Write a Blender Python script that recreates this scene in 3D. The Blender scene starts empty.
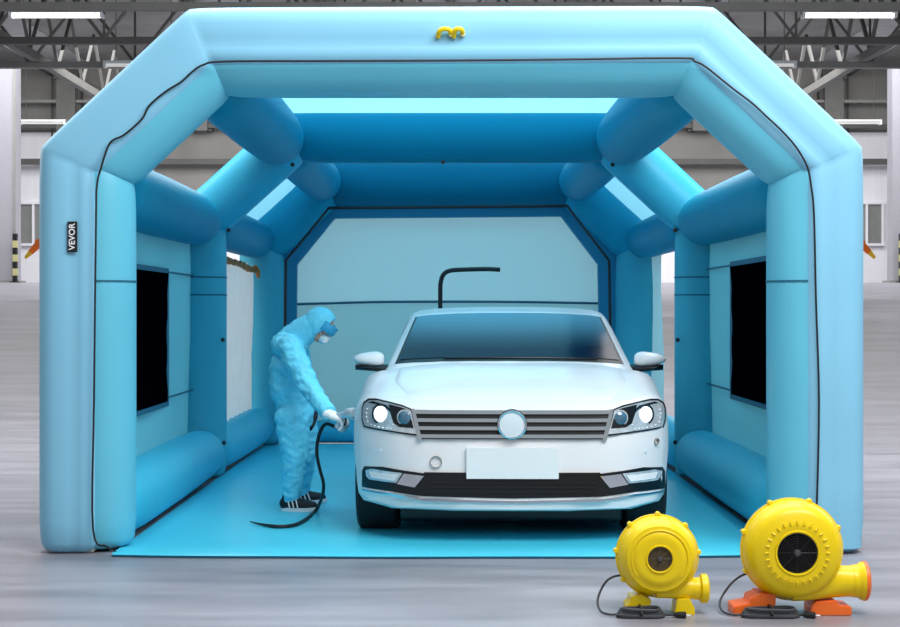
import bpy, bmesh, math, random
import numpy as np
from mathutils import Vector, Matrix, noise
random.seed(7)
PI = math.pi
C = bpy.context.scene.collection
sc = bpy.context.scene

# ------------------------------------------------------------------ camera
CAM_Y, CAM_H, F_PX, HOR = -9.0, 1.346, 1638.0, 310.0
cam = bpy.data.cameras.new('camera'); co = bpy.data.objects.new('camera', cam); C.objects.link(co)
co.location = (0, CAM_Y, CAM_H); co.rotation_euler = (PI/2, 0, 0)
cam.sensor_width = 36; cam.lens = F_PX/900*36; cam.shift_y = -(313.5-HOR)/900; cam.clip_end = 200
sc.camera = co

def at(px, py, Y):                                   # a measured photo point at world depth Y -> metres
    d = Y - CAM_Y
    return Vector(((px-450)*d/F_PX, Y, CAM_H-(py-HOR)*d/F_PX))

# ------------------------------------------------------------------ materials
def srgb(r, g, b):
    f = lambda c: (c/255/12.92) if c/255 <= .04045 else ((c/255+.055)/1.055)**2.4
    return (f(r), f(g), f(b), 1)

def mat(name, col, rough=.5, metal=0, spec=.5, coat=0, var=0, vscale=3, bump=0, bscale=40, emit=0, ecol=None, transl=0, stretch=None, rvar=0):
    m = bpy.data.materials.new(name); m.use_nodes = True
    nt = m.node_tree; N = nt.nodes; L = nt.links
    b = N['Principled BSDF']; out = N['Material Output']
    b.inputs['Base Color'].default_value = col; b.inputs['Roughness'].default_value = rough
    b.inputs['Metallic'].default_value = metal; b.inputs['Specular IOR Level'].default_value = spec
    b.inputs['Coat Weight'].default_value = coat; b.inputs['Coat Roughness'].default_value = .04
    tc = N.new('ShaderNodeTexCoord'); src = tc.outputs['Object']
    if stretch:
        mp = N.new('ShaderNodeMapping'); mp.inputs['Scale'].default_value = stretch
        L.new(src, mp.inputs['Vector']); src = mp.outputs['Vector']
    if var or rvar:
        n = N.new('ShaderNodeTexNoise'); n.inputs['Scale'].default_value = vscale; n.inputs['Detail'].default_value = 6
        L.new(src, n.inputs['Vector'])
        if var:
            cr = N.new('ShaderNodeMapRange'); cr.inputs['From Min'].default_value = .25; cr.inputs['From Max'].default_value = .75
            cr.inputs['To Min'].default_value = 1-var; cr.inputs['To Max'].default_value = 1+var
            L.new(n.outputs['Fac'], cr.inputs['Value'])
            mx = N.new('ShaderNodeVectorMath'); mx.operation = 'SCALE'; mx.inputs[0].default_value = col[:3]
            L.new(cr.outputs['Result'], mx.inputs['Scale']); L.new(mx.outputs['Vector'], b.inputs['Base Color'])
        if rvar:
            r2 = N.new('ShaderNodeMapRange'); r2.inputs['To Min'].default_value = max(.02, rough-rvar); r2.inputs['To Max'].default_value = rough+rvar
            L.new(n.outputs['Fac'], r2.inputs['Value']); L.new(r2.outputs['Result'], b.inputs['Roughness'])
    if bump:
        n2 = N.new('ShaderNodeTexNoise'); n2.inputs['Scale'].default_value = bscale; n2.inputs['Detail'].default_value = 3
        L.new(src, n2.inputs['Vector'])
        bp = N.new('ShaderNodeBump'); bp.inputs['Strength'].default_value = bump; bp.inputs['Distance'].default_value = .02
        L.new(n2.outputs['Fac'], bp.inputs['Height']); L.new(bp.outputs['Normal'], b.inputs['Normal'])
    if emit:
        b.inputs['Emission Color'].default_value = ecol or col; b.inputs['Emission Strength'].default_value = emit
    if transl:
        t = N.new('ShaderNodeBsdfTranslucent'); t.inputs['Color'].default_value = col
        ms = N.new('ShaderNodeMixShader'); ms.inputs['Fac'].default_value = transl
        L.new(b.outputs['BSDF'], ms.inputs[1]); L.new(t.outputs['BSDF'], ms.inputs[2]); L.new(ms.outputs['Shader'], out.inputs['Surface'])
    return m

M = {}  # tent tube colours have lit and shaded tones of one fabric painted in
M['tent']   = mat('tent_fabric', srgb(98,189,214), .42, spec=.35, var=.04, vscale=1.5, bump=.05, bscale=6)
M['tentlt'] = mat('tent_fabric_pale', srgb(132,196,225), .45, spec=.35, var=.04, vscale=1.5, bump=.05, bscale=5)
M['tentin'] = mat('tent_fabric_shaded_top', srgb(4,134,168), .5, spec=.12, var=.04, vscale=1.5, bump=.05, bscale=6)
M['tentfl'] = mat('tent_fabric_half_lit', srgb(56,178,210), .42, spec=.35, var=.04, vscale=1.5, bump=.05, bscale=6)
M['tentdk2'] = mat('tent_fabric_shaded_rear_beam', srgb(2,114,146), .5, spec=.1, var=.04, vscale=1.5)
M['tentdg'] = mat('tent_fabric_shaded_rear_slope', srgb(26,152,186), .5, spec=.15, var=.04, vscale=1.5)
M['tentrf'] = mat('tent_fabric_shaded_roof_tube', srgb(2,138,174), .5, spec=.12, var=.04, vscale=1.5, bump=.05, bscale=6)
M['tentco'] = mat('tent_fabric_shaded_column', srgb(74,174,198), .5, spec=.2, var=.04, vscale=1.5, bump=.05, bscale=6)
M['tentdk'] = mat('tent_fabric_dark', srgb(30,128,165), .5, spec=.3)
M['roof']   = mat('roof_fabric', srgb(132,208,232), .6, transl=.5, var=.03)
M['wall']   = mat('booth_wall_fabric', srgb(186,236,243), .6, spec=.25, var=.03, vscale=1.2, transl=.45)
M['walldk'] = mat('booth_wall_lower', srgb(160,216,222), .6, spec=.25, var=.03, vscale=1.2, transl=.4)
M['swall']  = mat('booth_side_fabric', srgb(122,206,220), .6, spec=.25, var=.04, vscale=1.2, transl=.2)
M['mat']    = mat('floor_mat', srgb(70,202,230), .36, spec=.4, var=.05, vscale=1.2, bump=.06, bscale=3)
M['black']  = mat('black_trim', srgb(14,16,22), .5)
M['seam']   = mat('seam_dark', srgb(20,96,124), .6)
M['mesh']   = mat('black_mesh_window', srgb(2,2,6), .9, spec=.0)
M['skirt']  = mat('ground_skirt', srgb(150,150,145), .8, var=.15, vscale=8)
M['film']   = mat('silver_film', srgb(226,232,234), .3, metal=.1, var=.1, vscale=5, bump=.5, bscale=7, transl=.5)
M['rust']   = mat('brown_trim', srgb(176,104,48), .7, var=.35, vscale=20)
M['white']  = mat('white_plastic', srgb(238,240,242), .35, var=.02)
M['yellow'] = mat('yellow_plastic', srgb(238,206,6), .34, spec=.4, var=.02, vscale=4)
M['orange'] = mat('orange_plastic', srgb(245,112,34), .4, var=.03)
M['blackpl']= mat('black_plastic', srgb(20,20,22), .45, var=.1)
M['grate']  = mat('brown_grey_grille', srgb(88,74,50), .5, var=.3, vscale=30)
M['hub']    = mat('dark_grey_hub', srgb(70,70,74), .4, var=.05)
M['cord']   = mat('cord_rubber', srgb(52,54,60), .5, var=.05)
M['steel']  = mat('brushed_steel', srgb(205,212,218), .35, metal=.45, var=.05)
M['paint']  = mat('white_car_paint', srgb(232,236,239), .36, spec=.5, coat=.35, var=.01)
M['glassd'] = mat('windscreen_glass', srgb(8,46,68), .22, spec=.75, var=.02)
M['chrome'] = mat('chrome', srgb(215,224,230), .12, metal=1, var=.02)
M['cardk']  = mat('car_black', srgb(10,14,20), .35, var=.05)
M['lampdk'] = mat('headlight_inner', srgb(50,66,78), .2, metal=.6, var=.2, vscale=18)
M['lamplt'] = mat('headlight_reflector', srgb(206,218,224), .2, metal=.35, var=.22, vscale=25)
M['lampon'] = mat('headlight_lens', srgb(250,253,255), .1, emit=1.1, ecol=(1,1,1,1), var=.01)
M['projector'] = mat('projector_lens', srgb(70,110,135), .06, spec=.9, var=.2, vscale=30)
M['plate']  = mat('blank_plate', srgb(226,238,242), .4, var=.02)
M['badge']  = mat('badge_disc', srgb(214,232,240), .3, var=.02)
M['tyre']   = mat('tyre_rubber', srgb(16,20,28), .75, var=.1, vscale=12)
M['red']    = mat('tail_light_red', srgb(150,12,16), .2, var=.05)
M['suit']   = mat('blue_coverall', srgb(112,222,250), .5, spec=.3, var=.07, vscale=9, bump=.5, bscale=24)
M['suitdk'] = mat('blue_goggles', srgb(56,172,218), .2, var=.03)
M['skin']   = mat('skin', srgb(205,160,140), .5, var=.04)
M['mask']   = mat('pale_mask', srgb(205,232,240), .6, var=.03)
M['glove']  = mat('white_glove', srgb(240,243,246), .5, var=.03)
M['shoe']   = mat('black_shoe', srgb(16,22,32), .6, var=.08)
M['floor']  = mat('polished_concrete', srgb(140,139,148), .36, spec=.45, var=.36, vscale=1.3, stretch=(.5,2.6,1), rvar=.14)
M['hallw']  = mat('hall_white_cladding', srgb(238,236,242), .7, var=.03, stretch=(3,1,.15))
M['hallc']  = mat('hall_column_grey_white', srgb(164,163,171), .7, var=.04)
M['hallg']  = mat('hall_grey_cladding', srgb(138,136,132), .8, var=.12, vscale=1.2, stretch=(1.2,1,.5))
M['deck']   = mat('roof_deck', srgb(150,149,146), .8, var=.25, vscale=.9)
M['deckl']  = mat('roof_light_panel', srgb(190,190,190), .8, var=.1)
M['truss']  = mat('truss_steel', srgb(116,115,112), .6, var=.1)
M['trussd'] = mat('truss_steel_dark', srgb(90,89,87), .6, var=.1)
M['trussl'] = mat('truss_steel_light', srgb(146,145,142), .6, var=.06)
M['tubed']  = mat('lamp_tube_dim', srgb(235,235,232), .4, emit=.35)
M['tubel']  = mat('lamp_tube', (1,1,1,1), .4, emit=6)
M['pane']   = mat('grey_pane', srgb(132,134,132), .25, var=.1)
M['stripey']= mat('guard_yellow', srgb(188,184,130), .5, var=.05)
M['robot']  = mat('robot_orange', srgb(246,120,30), .45, var=.04)
M['robty']  = mat('robot_yellow', srgb(250,205,50), .45, var=.04)

def glass_reflection(m, lo, hi, z0, z1):  # paints a reflection into the glass colour, lighter towards the top
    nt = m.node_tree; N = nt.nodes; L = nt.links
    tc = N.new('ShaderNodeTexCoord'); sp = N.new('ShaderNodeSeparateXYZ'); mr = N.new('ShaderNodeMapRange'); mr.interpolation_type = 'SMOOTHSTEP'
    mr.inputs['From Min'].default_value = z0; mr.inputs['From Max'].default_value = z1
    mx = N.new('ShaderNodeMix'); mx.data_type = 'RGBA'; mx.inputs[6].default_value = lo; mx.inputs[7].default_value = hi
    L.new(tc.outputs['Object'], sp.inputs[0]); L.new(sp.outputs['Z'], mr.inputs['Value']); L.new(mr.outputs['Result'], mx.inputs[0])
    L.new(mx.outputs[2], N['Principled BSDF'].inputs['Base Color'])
M['reflglass'] = mat('windscreen_painted_reflection', srgb(8,46,68), .2, spec=.16)
glass_reflection(M['reflglass'], srgb(3,30,52), srgb(96,158,182), 1.08, 1.36)  # bright top edge is a painted reflection of the booth roof

# ------------------------------------------------------------------ mesh helpers
class MB:
    def __init__(s): s.v = []; s.f = []; s.m = []; s.mats = []
    def mi(s, m):
        if m not in s.mats: s.mats.append(m)
        return s.mats.index(m)
    def add(s, v, f, m):
        o = len(s.v); k = s.mi(m)
        s.v += [tuple(p) for p in v]
        for q in f: s.f.append([i+o for i in q]); s.m.append(k)
        return s
    def box(s, lo, hi, m, bev=0):
        x0,y0,z0 = lo; x1,y1,z1 = hi
        if bev:
            bm = bmesh.new(); bmesh.ops.create_cube(bm, size=1)
            for v in bm.verts: v.co = Vector(((x0+x1)/2+v.co.x*(x1-x0), (y0+y1)/2+v.co.y*(y1-y0), (z0+z1)/2+v.co.z*(z1-z0)))
            bmesh.ops.bevel(bm, geom=bm.edges[:], offset=bev, segments=3, affect='EDGES', profile=.5)
            return s.bm(bm, m)
        v = [(x0,y0,z0),(x1,y0,z0),(x1,y1,z0),(x0,y1,z0),(x0,y0,z1),(x1,y0,z1),(x1,y1,z1),(x0,y1,z1)]
        return s.add(v, [(0,3,2,1),(4,5,6,7),(0,1,5,4),(1,2,6,5),(2,3,7,6),(3,0,4,7)], m)
    def bm(s, bm, m):
        bm.verts.index_update()
        s.add([v.co[:] for v in bm.verts], [[v.index for v in f.verts] for f in bm.faces], m); bm.free(); return s
    def tube(s, pts, r, m, n=10, caps=True):
        pts = [Vector(p) for p in pts]; k = len(pts)
        rr = r if isinstance(r, (list, tuple)) else [r]*k
        rings = []; prev = None
        for i, p in enumerate(pts):
            t = (pts[min(i+1,k-1)] - pts[max(i-1,0)]).normalized()
            if prev is None: a = t.orthogonal().normalized()
            else:
                a = prev - t*prev.dot(t); a.normalize()
            prev = a; b = t.cross(a)
            rings.append([p + (a*math.cos(2*PI*j/n) + b*math.sin(2*PI*j/n))*rr[i] for j in range(n)])
        return s.loft(rings, m, caps)
    def loft(s, rings, m, caps=True):
        n = len(rings[0]); v = [p for r in rings for p in r]; f = []
        for i in range(len(rings)-1):
            for j in range(n): f.append((i*n+j, i*n+(j+1)%n, (i+1)*n+(j+1)%n, (i+1)*n+j))
        if caps: f.append(tuple(range(n-1,-1,-1))); f.append(tuple(range((len(rings)-1)*n, len(rings)*n)))
        return s.add(v, f, m)
    def bar(s, a, b, w, m):                               # square steel bar
        return s.tube([a, b], w*.7071, m, 4)
    def lathe(s, prof, m, origin=(0,0,0), axis='Y', n=48):  # prof: (radius, along)
        o = Vector(origin); rings = []
        for r, h in prof:
            ring = []
            for j in range(n):
                c, d = r*math.cos(2*PI*j/n), r*math.sin(2*PI*j/n)
                ring.append(o + (Vector((c,h,d)) if axis == 'Y' else Vector((h,c,d)) if axis == 'X' else Vector((c,d,h))))
            rings.append(ring)
        return s.loft(rings, m)
    def build(s, name, parent=None, smooth=True, angle=40):
        me = bpy.data.meshes.new(name); me.from_pydata(s.v, [], s.f); me.validate()
        for m in s.mats: me.materials.append(m)
        if len(me.polygons) == len(s.m): me.polygons.foreach_set('material_index', s.m)
        bm = bmesh.new(); bm.from_mesh(me); bmesh.ops.recalc_face_normals(bm, faces=bm.faces[:]); bm.to_mesh(me); bm.free()
        if smooth:
            me.polygons.foreach_set('use_smooth', [True]*len(me.polygons))
            try: me.set_sharp_from_angle(angle=math.radians(angle))
            except Exception: pass
        o = bpy.data.objects.new(name, me); C.objects.link(o)
        if parent is not None: o.parent = parent; 
        return o

def thing(name, label, cat, loc=(0,0,0), rz=0, group=None):
    o = bpy.data.objects.new(name, None); o.empty_display_size = .2; C.objects.link(o)
    o.location = loc; o.rotation_euler = (0,0,rz); o['label'] = label; o['category'] = cat
    if group: o['group'] = group
    return o
def struct(o, label=None):
    o['kind'] = 'structure'
    if label: o['label'] = label
    return o
def cr_path(pts, per=8):                                   # Catmull-Rom through points
    P = [Vector(p) for p in pts]; P = [P[0]*2-P[1]] + P + [P[-1]*2-P[-2]]; out = []
    for i in range(1, len(P)-2):
        for k in range(per):
            t = k/per
            out.append(.5*((2*P[i]) + (P[i+1]-P[i-1])*t + (2*P[i-1]-5*P[i]+4*P[i+1]-P[i+2])*t*t + (3*P[i]-P[i-1]-3*P[i+1]+P[i+2])*t**3))
    out.append(P[-2]); return out
def sstep(a, b, x):
    t = min(1, max(0, (x-a)/(b-a))); return t*t*(3-2*t)

# ================================================================== HALL
def fz(Y): return 1.98*sstep(9, 29, Y)                     # the hall floor rises gently behind the booth
mb = MB(); ys = [-14, -6, 0, 6, 9] + [9+k for k in range(1, 22)] + [34]
for i in range(len(ys)-1):
    a, b = ys[i], ys[i+1]
    mb.add([(-26,a,fz(a)),(26,a,fz(a)),(26,b,fz(b)),(-26,b,fz(b))], [(0,1,2,3)], M['floor'])
struct(mb.build('floor', angle=60))
mb = MB(); mb.box((-26,33,-.5),(26,33.3,5.9), M['hallw']); mb.box((-26,33.02,5.9),(26,33.3,9), M['hallg']); mb.box((-9.3,32.96,4.4),(9.3,33.1,5.95), M['hallg'])
for k in range(-14, 15): mb.box((k*1.7-.02,32.97,5.2),(k*1.7+.02,33.0,8.6), M['trussd'])
struct(mb.build('wall_back', smooth=False))
mb = MB(); mb.box((-26,12,7.7),(26,33.2,7.9), M['deck'])
for k in range(-4, 5): mb.box((k*5-.7,12.2,7.66),(k*5+.7,32.8,7.7), M['deckl'])
struct(mb.build('ceiling', smooth=False))
tn = 0
def trim(mb, smooth=False):
    global tn; tn += 1
    return struct(mb.build('trim_%d' % tn, smooth=smooth))
for d, m1 in ((25.2,'truss'), (28.4,'trussd'), (31.2,'trussl')):   # roof trusses across the hall
    Y = d-9; mb = MB(); m = M[m1]
    mb.box((-20,Y-.08,5.95),(20,Y+.08,6.07), m); mb.box((-20,Y-.06,7.3),(20,Y+.06,7.4), M['trussd'])
    for k in range(-10, 10):
        x = k*2.0
        mb.bar((x,Y,6.05),(x+1,Y,7.33), .05, M['truss']); mb.bar((x+1,Y,7.33),(x+2,Y,6.05), .05, M['trussd'])
        mb.bar((x,Y,6.05),(x,Y,7.33), .04, M['trussd'])
    trim(mb)
for x in (-12.5,-10.2,-7.85,-5.2,-2.6,0,2.6,5.2,7.85,10.2,12.5):            # purlins along the hall
    mb = MB(); z = 6.15 if abs(x) == 7.85 else 7.45
    mb.box((x-.07,14,z-.1),(x+.07,33,z+.06), M['truss'] if abs(x) == 7.85 else M['trussd'])
    if abs(x) == 7.85:
        for k in range(8): mb.bar((x,15+k*2.2,6.2),(x,16.1+k*2.2,7.4), .06, M['trussd']); mb.bar((x,17.2+k*2.2,6.2),(x,16.1+k*2.2,7.4), .06, M['truss'])
    trim(mb)
for z, m, r in ((6.65,'trussl',.035), (6.02,'trussd',.05), (5.12,'trussd',.07)):   # pipes and rail along the back wall
    mb = MB(); mb.box((-20,32.6,z-r),(20,32.75,z+r), M[m])
    for k in range(-9, 10): mb.box((k*2.1-.03,32.7,z-r*.6),(k*2.1+.03,33,z+r*.6), M[m])
    trim(mb)
for x in (-9.75,-6.4,-3.2,3.2,6.4,9.75):                                    # grey pilasters
    mb = MB(); mb.box((x-.24,32.55,5.9),(x+.24,33.05,7.3), M['truss']); mb.box((x-.3,32.5,7.2),(x+.3,33.05,7.36), M['trussd'])
    mb.box((x+.26*(1 if x<0 else -1)-.08,32.7,5.9),(x+.26*(1 if x<0 else -1)+.08,33.05,7.5), M['trussd']); trim(mb)
    mb = MB(); mb.bar((x,32.6,7.3),(x*.75,30,6.1), .1, M['truss']); trim(mb)
for x in (-10.23, 10.42):                                                   # white columns
    mb = MB(); mb.box((x-.21,28.8,1.9),(x+.21,29.25,7.0), M['hallc']); mb.box((x+.15,28.78,1.97),(x+.21,28.8,7.0), M['trussl'])
    mb.box((x-.3,28.7,1.97),(x+.3,29.35,2.03), M['trussl']); trim(mb)
for i, x in enumerate((-10.25, 10.25)):
    f = MB(); x0, x1, z0, z1 = x-.82, x+.82, 3.05, 4.05
    for k in range(5): xx = x0+(x1-x0)*k/4; f.box((xx-.03,32.88,z0),(xx+.03,33.0,z1), M['hallw'])
    f.box((x0-.05,32.87,z0-.06),(x1+.05,33,z0), M['hallw']); f.box((x0-.05,32.87,z1),(x1+.05,33,z1+.06), M['hallw'])
    w = struct(f.build('window_%d' % (i+1), smooth=False))
    p = MB(); p.box((x0,32.93,z0),(x1,32.96,z1), M['pane']); p.build('pane', w, smooth=False)
# striped guard posts at the foot of the columns
for x, lb in ((-9.98, 'black and yellow striped guard post at the white column left of the booth'), (10.36, 'black and yellow striped guard post at the white column right of the booth')):
    t = thing('guard_post', lb, 'guard post', (x,28.6,1.98*sstep(9,29,28.6)), group='striped guard posts')
    mb = MB(); z = 0
    for k in range(7):
        h = .16; mb.box((-.05,-.05,z),(.05,.05,z+h), M['stripey'] if k % 2 else M['blackpl']); z += h
    mb.build('post', t, smooth=False)
    mb = MB(); mb.box((-.1,-.1,0),(.1,.1,.02), M['blackpl']); mb.build('base_plate', t, smooth=False)
# fluorescent lamps
def lamp(x, Y, z, L, lb, tm='tubel', r=.036):
    t = thing('ceiling_lamp', lb, 'ceiling lamp', (x,Y,z), group='fluorescent hall lamps')
    mb = MB(); mb.box((-L/2,-.09,.02),(L/2,.09,.07), M['white']); mb.box((-L/2,-.1,-.05),(-L/2+.05,.1,.05), M['white']); mb.box((L/2-.05,-.1,-.05),(L/2,.1,.05), M['white'])
    mb.build('housing', t, smooth=False)
    mb = MB(); mb.tube([(-L/2+.04,0,-.01),(L/2-.04,0,-.01)], r, M[tm], 10); mb.build('lamp_tube', t)
    for s in (-1,1):
        mb = MB(); mb.tube([(s*L*.35,0,.06),(s*L*.35,0,7.68-z)], .008, M['trussd'], 6); mb.build('hanging_rod', t)
for s, sd in ((-1,'left'),(1,'right')):
    xa = -6.24 if s < 0 else 6.33
    lamp(xa, 17.0, 1.346+295/63.0, 1.5, 'bright fluorescent ceiling lamp nearest the top %s corner of the photo' % sd)
    lamp(s*5.8, 22.0, 1.346+245/52.8, 1.5, 'fluorescent lamp half hidden behind the sloped %s shoulder of the booth' % sd, 'tubed', .03)
    lamp(s*9.9, 30.8, 1.346+187/41.1, 1.15, 'lowest fluorescent lamp, near the far wall on the %s' % sd, 'tubed', .025)
# robots beyond the booth
for s, lb in ((-1,'orange industrial robot arm peeking out behind the left side of the booth'), (1,'orange industrial robot arm peeking out behind the right side of the booth')):
    b = Vector((s*7.4,23,fz(23)-.02)); t = thing('robot_arm', lb, 'robot', b, group='orange robots beyond the booth')
    mb = MB(); mb.lathe([(.0,0),(.32,0),(.32,.06),(.24,.1),(.22,.3),(.2,.32),(0,.32)], M['robot'], axis='Z', n=20); mb.build('base', t)
    sh = Vector((0,0,.42)); el = Vector((s*.15,0,1.0)); wr = Vector((s*.62,0,1.12)); tip = Vector((s*.9,0,.83))
    mb = MB(); mb.tube([sh+Vector((0,-.18,0)), sh+Vector((0,.18,0))], .17, M['robot'], 16); mb.tube([sh, el], [.13,.1], M['robot'], 12); mb.build('lower_arm', t)
    mb = MB(); mb.tube([el+Vector((0,-.14,0)), el+Vector((0,.14,0))], .13, M['robot'], 16); mb.tube([el, wr], [.11,.07], M['robot'], 12); mb.build('upper_arm', t)
    mb = MB(); mb.tube([wr+Vector((0,-.09,0)), wr+Vector((0,.09,0))], .08, M['robot'], 14); mb.tube([wr, wr.lerp(tip,.6)], [.075,.06], M['robot'], 12); w = mb.build('wrist', t)
    mb = MB(); mb.tube([wr.lerp(tip,.6), tip], [.055,.03], M['robty'], 12); mb.build('tool', t)

# ================================================================== BOOTH
booth = thing('inflatable_paint_booth', 'big light blue inflatable paint booth standing open in the hall around the car', 'inflatable tent')
def sweep_xz(path, prof, Y0, m, segm=None, pinch=.93, endround=True, ts=(.012,.03,.08,.18,.35,.5,.65,.82,.92,.97,.988)):
    """path: (x,z) outline, walked left foot -> over the top -> right foot; prof: (u inward-negative/outward-positive, v depth)"""
    P = [Vector((x,z)) for x, z in path]; k = len(P)
    cu = sum(u for u,v in prof)/len(prof); cv = sum(v for u,v in prof)/len(prof)
    def nrm(i): t = (P[i+1]-P[i]).normalized(); return Vector((-t.y, t.x))
    ring = []; cen = []
    for i in range(k):
        if i == 0: n = nrm(0)
        elif i == k-1: n = nrm(k-2)
        else:
            a, b = nrm(i-1), nrm(i); n = (a+b); n = n/(n.length_squared/2)
        ring.append([Vector((P[i].x+n.x*u, Y0+v, P[i].y+n.y*u)) for u,v in prof])
        cen.append(Vector((P[i].x+n.x*cu, Y0+cv, P[i].y+n.y*cu)))
    rings = []; rseg = []
    def push(i, t, s):
        rseg.append(i)
        c = cen[i].lerp(cen[i+1], t); rings.append([c + (ring[i][j].lerp(ring[i+1][j], t)-c)*s for j in range(len(prof))])
    for i in range(k-1):
        first, last = i == 0, i == k-2
        if first:
            for t, s in ((0,.72),(.008,.86),(.025,.955)): push(i, t, s)
        else: push(i, 0, pinch)
        for t in ts:
            e = min(t if not first else 1, (1-t) if not last else 1)
            s = 1 - (1-pinch)*math.exp(-e/.03)
            if last and t > .96: s = .955
            if first and t < .05: continue
            push(i, t, s)
        if last:
            for t, s in ((.992,.86),(1,.72)): push(i, t, s)
    mb = MB(); mb.loft(rings, m)
    if segm:
        ids = [mb.mi(x) for x in segm]; n = len(prof)
        for r in range(len(rings)-1):
            for j in range(n): mb.m[r*n+j] = ids[rseg[r]]
        mb.m[-2] = ids[0]; mb.m[-1] = ids[-1]
    return mb, ring, cen
def circ(r, n=20, cu=0, cv=0): return [(cu+r*math.cos(2*PI*j/n), cv+r*math.sin(2*PI*j/n)) for j in range(n)]

# --- front arch: outer two-lobed band
outer = [(-2.29,.005),(-2.29,2.25),(-1.452,3.035),(1.468,3.045),(2.305,2.255),(2.305,.005)]
prof = [(0,.15),(-.015,.075),(-.055,.02),(-.11,0),(-.19,.004),(-.234,.014),(-.25,.008),(-.285,.006),(-.32,.018),(-.355,.06),(-.365,.12),
        (-.365,.44),(-.33,.49),(-.22,.52),(-.1,.52),(-.03,.49),(-.005,.44),(0,.38),(0,.25)]
mb, _, _ = sweep_xz(outer, prof, 0, M['tentlt'], pinch=.955); mb.build('front_outer_arch', booth, angle=50)
# --- front arch: inner tube
inn = [(-1.975,.02),(-1.975,2.14),(-1.325,2.745),(1.335,2.745),(1.99,2.14),(1.99,.02)]
mb, _, _ = sweep_xz(inn, circ(.205), .235, M['tent'], pinch=.93)
for s in (-1.975,1.99):
    mb.tube([(s,.235,1.50),(s,.235,1.512)], .2065, M['seam'], 32, caps=False)
mb.build('front_inner_arch', booth)
# --- middle and back arches
midp = [(-1.99,.02),(-1.99,2.06),(-1.25,2.725),(1.28,2.725),(2.0,2.06),(2.0,.02)]
mb, _, _ = sweep_xz(midp, circ(.205), 4.1, M['tentco'], [M['tentco'],M['tentfl'],M['tentin'],M['tentfl'],M['tentco']], pinch=.93)  # segment colours paint lit slopes and a shaded top into the fabric
for s in (-1.99,2.0):
    for z in (1.46,1.6): mb.tube([(s,4.1,z),(s,4.1,z+.012)], .2065, M['seam'], 32, caps=False)
mb.build('middle_arch', booth)
bkp = [(-1.87,.02),(-1.87,1.98),(-1.22,2.6),(1.22,2.6),(1.87,1.98),(1.87,.02)]
mb, _, _ = sweep_xz(bkp, circ(.225), 7.3, M['tentco'], [M['tentco'],M['tentdg'],M['tentdk2'],M['tentdg'],M['tentco']], pinch=.93)  # rear segments darkened to paint the deeper interior shade
for s in (-1.87,1.87): mb.tube([(s,7.3,1.40),(s,7.3,1.412)], .2165, M['seam'], 32, caps=False)
mb.build('back_arch', booth)
def beam(name, a, b, r, m):
    a, b = Vector(a), Vector(b); ts = [0,.02,.06,.14,.3,.5,.7,.86,.94,.98,1]; ss = [.7,.86,.94,.985,1,1.01,1,.985,.94,.86,.7]
    mb = MB(); mb.tube([a.lerp(b,t) for t in ts], [r*s for s in ss], m, 28); return mb.build(name, booth)
for s in (-1,1):
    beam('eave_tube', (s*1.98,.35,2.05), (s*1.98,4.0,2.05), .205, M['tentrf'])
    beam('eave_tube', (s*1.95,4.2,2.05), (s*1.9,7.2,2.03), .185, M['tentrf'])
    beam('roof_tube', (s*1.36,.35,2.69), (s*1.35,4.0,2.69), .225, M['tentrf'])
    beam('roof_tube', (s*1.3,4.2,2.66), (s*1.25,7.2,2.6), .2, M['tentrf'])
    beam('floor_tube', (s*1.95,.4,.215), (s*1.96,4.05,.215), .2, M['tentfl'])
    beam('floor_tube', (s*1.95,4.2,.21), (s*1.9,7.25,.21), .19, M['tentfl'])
beam('floor_tube', (-1.8,7.42,.13), (1.8,7.42,.13), .115, M['tentfl'])
# --- roof sheet, floor mat, walls
mb = MB(); nx, ny = 12, 24; vs = []
for j in range(ny+1):
    for i in range(nx+1):
        x = -1.35+2.7*i/nx; y = .3+7.0*j/ny
        vs.append((x, y, 2.945-.14*(j/ny)**2 + .015*math.sin(y*1.7)))
mb.add(vs, [(j*(nx+1)+i, j*(nx+1)+i+1, (j+1)*(nx+1)+i+1, (j+1)*(nx+1)+i) for j in range(ny) for i in range(nx)], M['roof']); mb.build('roof_sheet', booth)
mb = MB(); pts = []
N_ = 40
rows = [(-.07,.026),(-.085,.016),(-.08,.002)]
top = [(x, y, z) for x,y,z in []]
for k in range(N_+1):
    x = -1.84+3.68*k/N_; yf = -.15 + .07*abs(x/1.84)**3 + .006*math.sin(x*5)
    pts.append([(x,7.35,.012),(x,4,.014),(x,.3,.018),(x,yf+.02,.024),(x,yf,.014),(x,yf+.004,.001)])
vs = [p for r in pts for p in r]; n = 6
mb.add(vs, [(k*n+j, (k+1)*n+j, (k+1)*n+j+1, k*n+j+1) for k in range(N_) for j in range(n-2)], M['mat'])
mb.add(vs, [(k*n+n-2, (k+1)*n+n-2, (k+1)*n+n-1, k*n+n-1) for k in range(N_)], M['seam']); mb.build('floor_mat', booth)
for s in (-1,1):                                   # pale grey skirt under the front feet
    mb = MB(); mb.box((s*2.1-.13,.06,0),(s*2.1+.13,.48,.035), M['skirt'], .015); mb.build('ground_skirt', booth)
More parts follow.
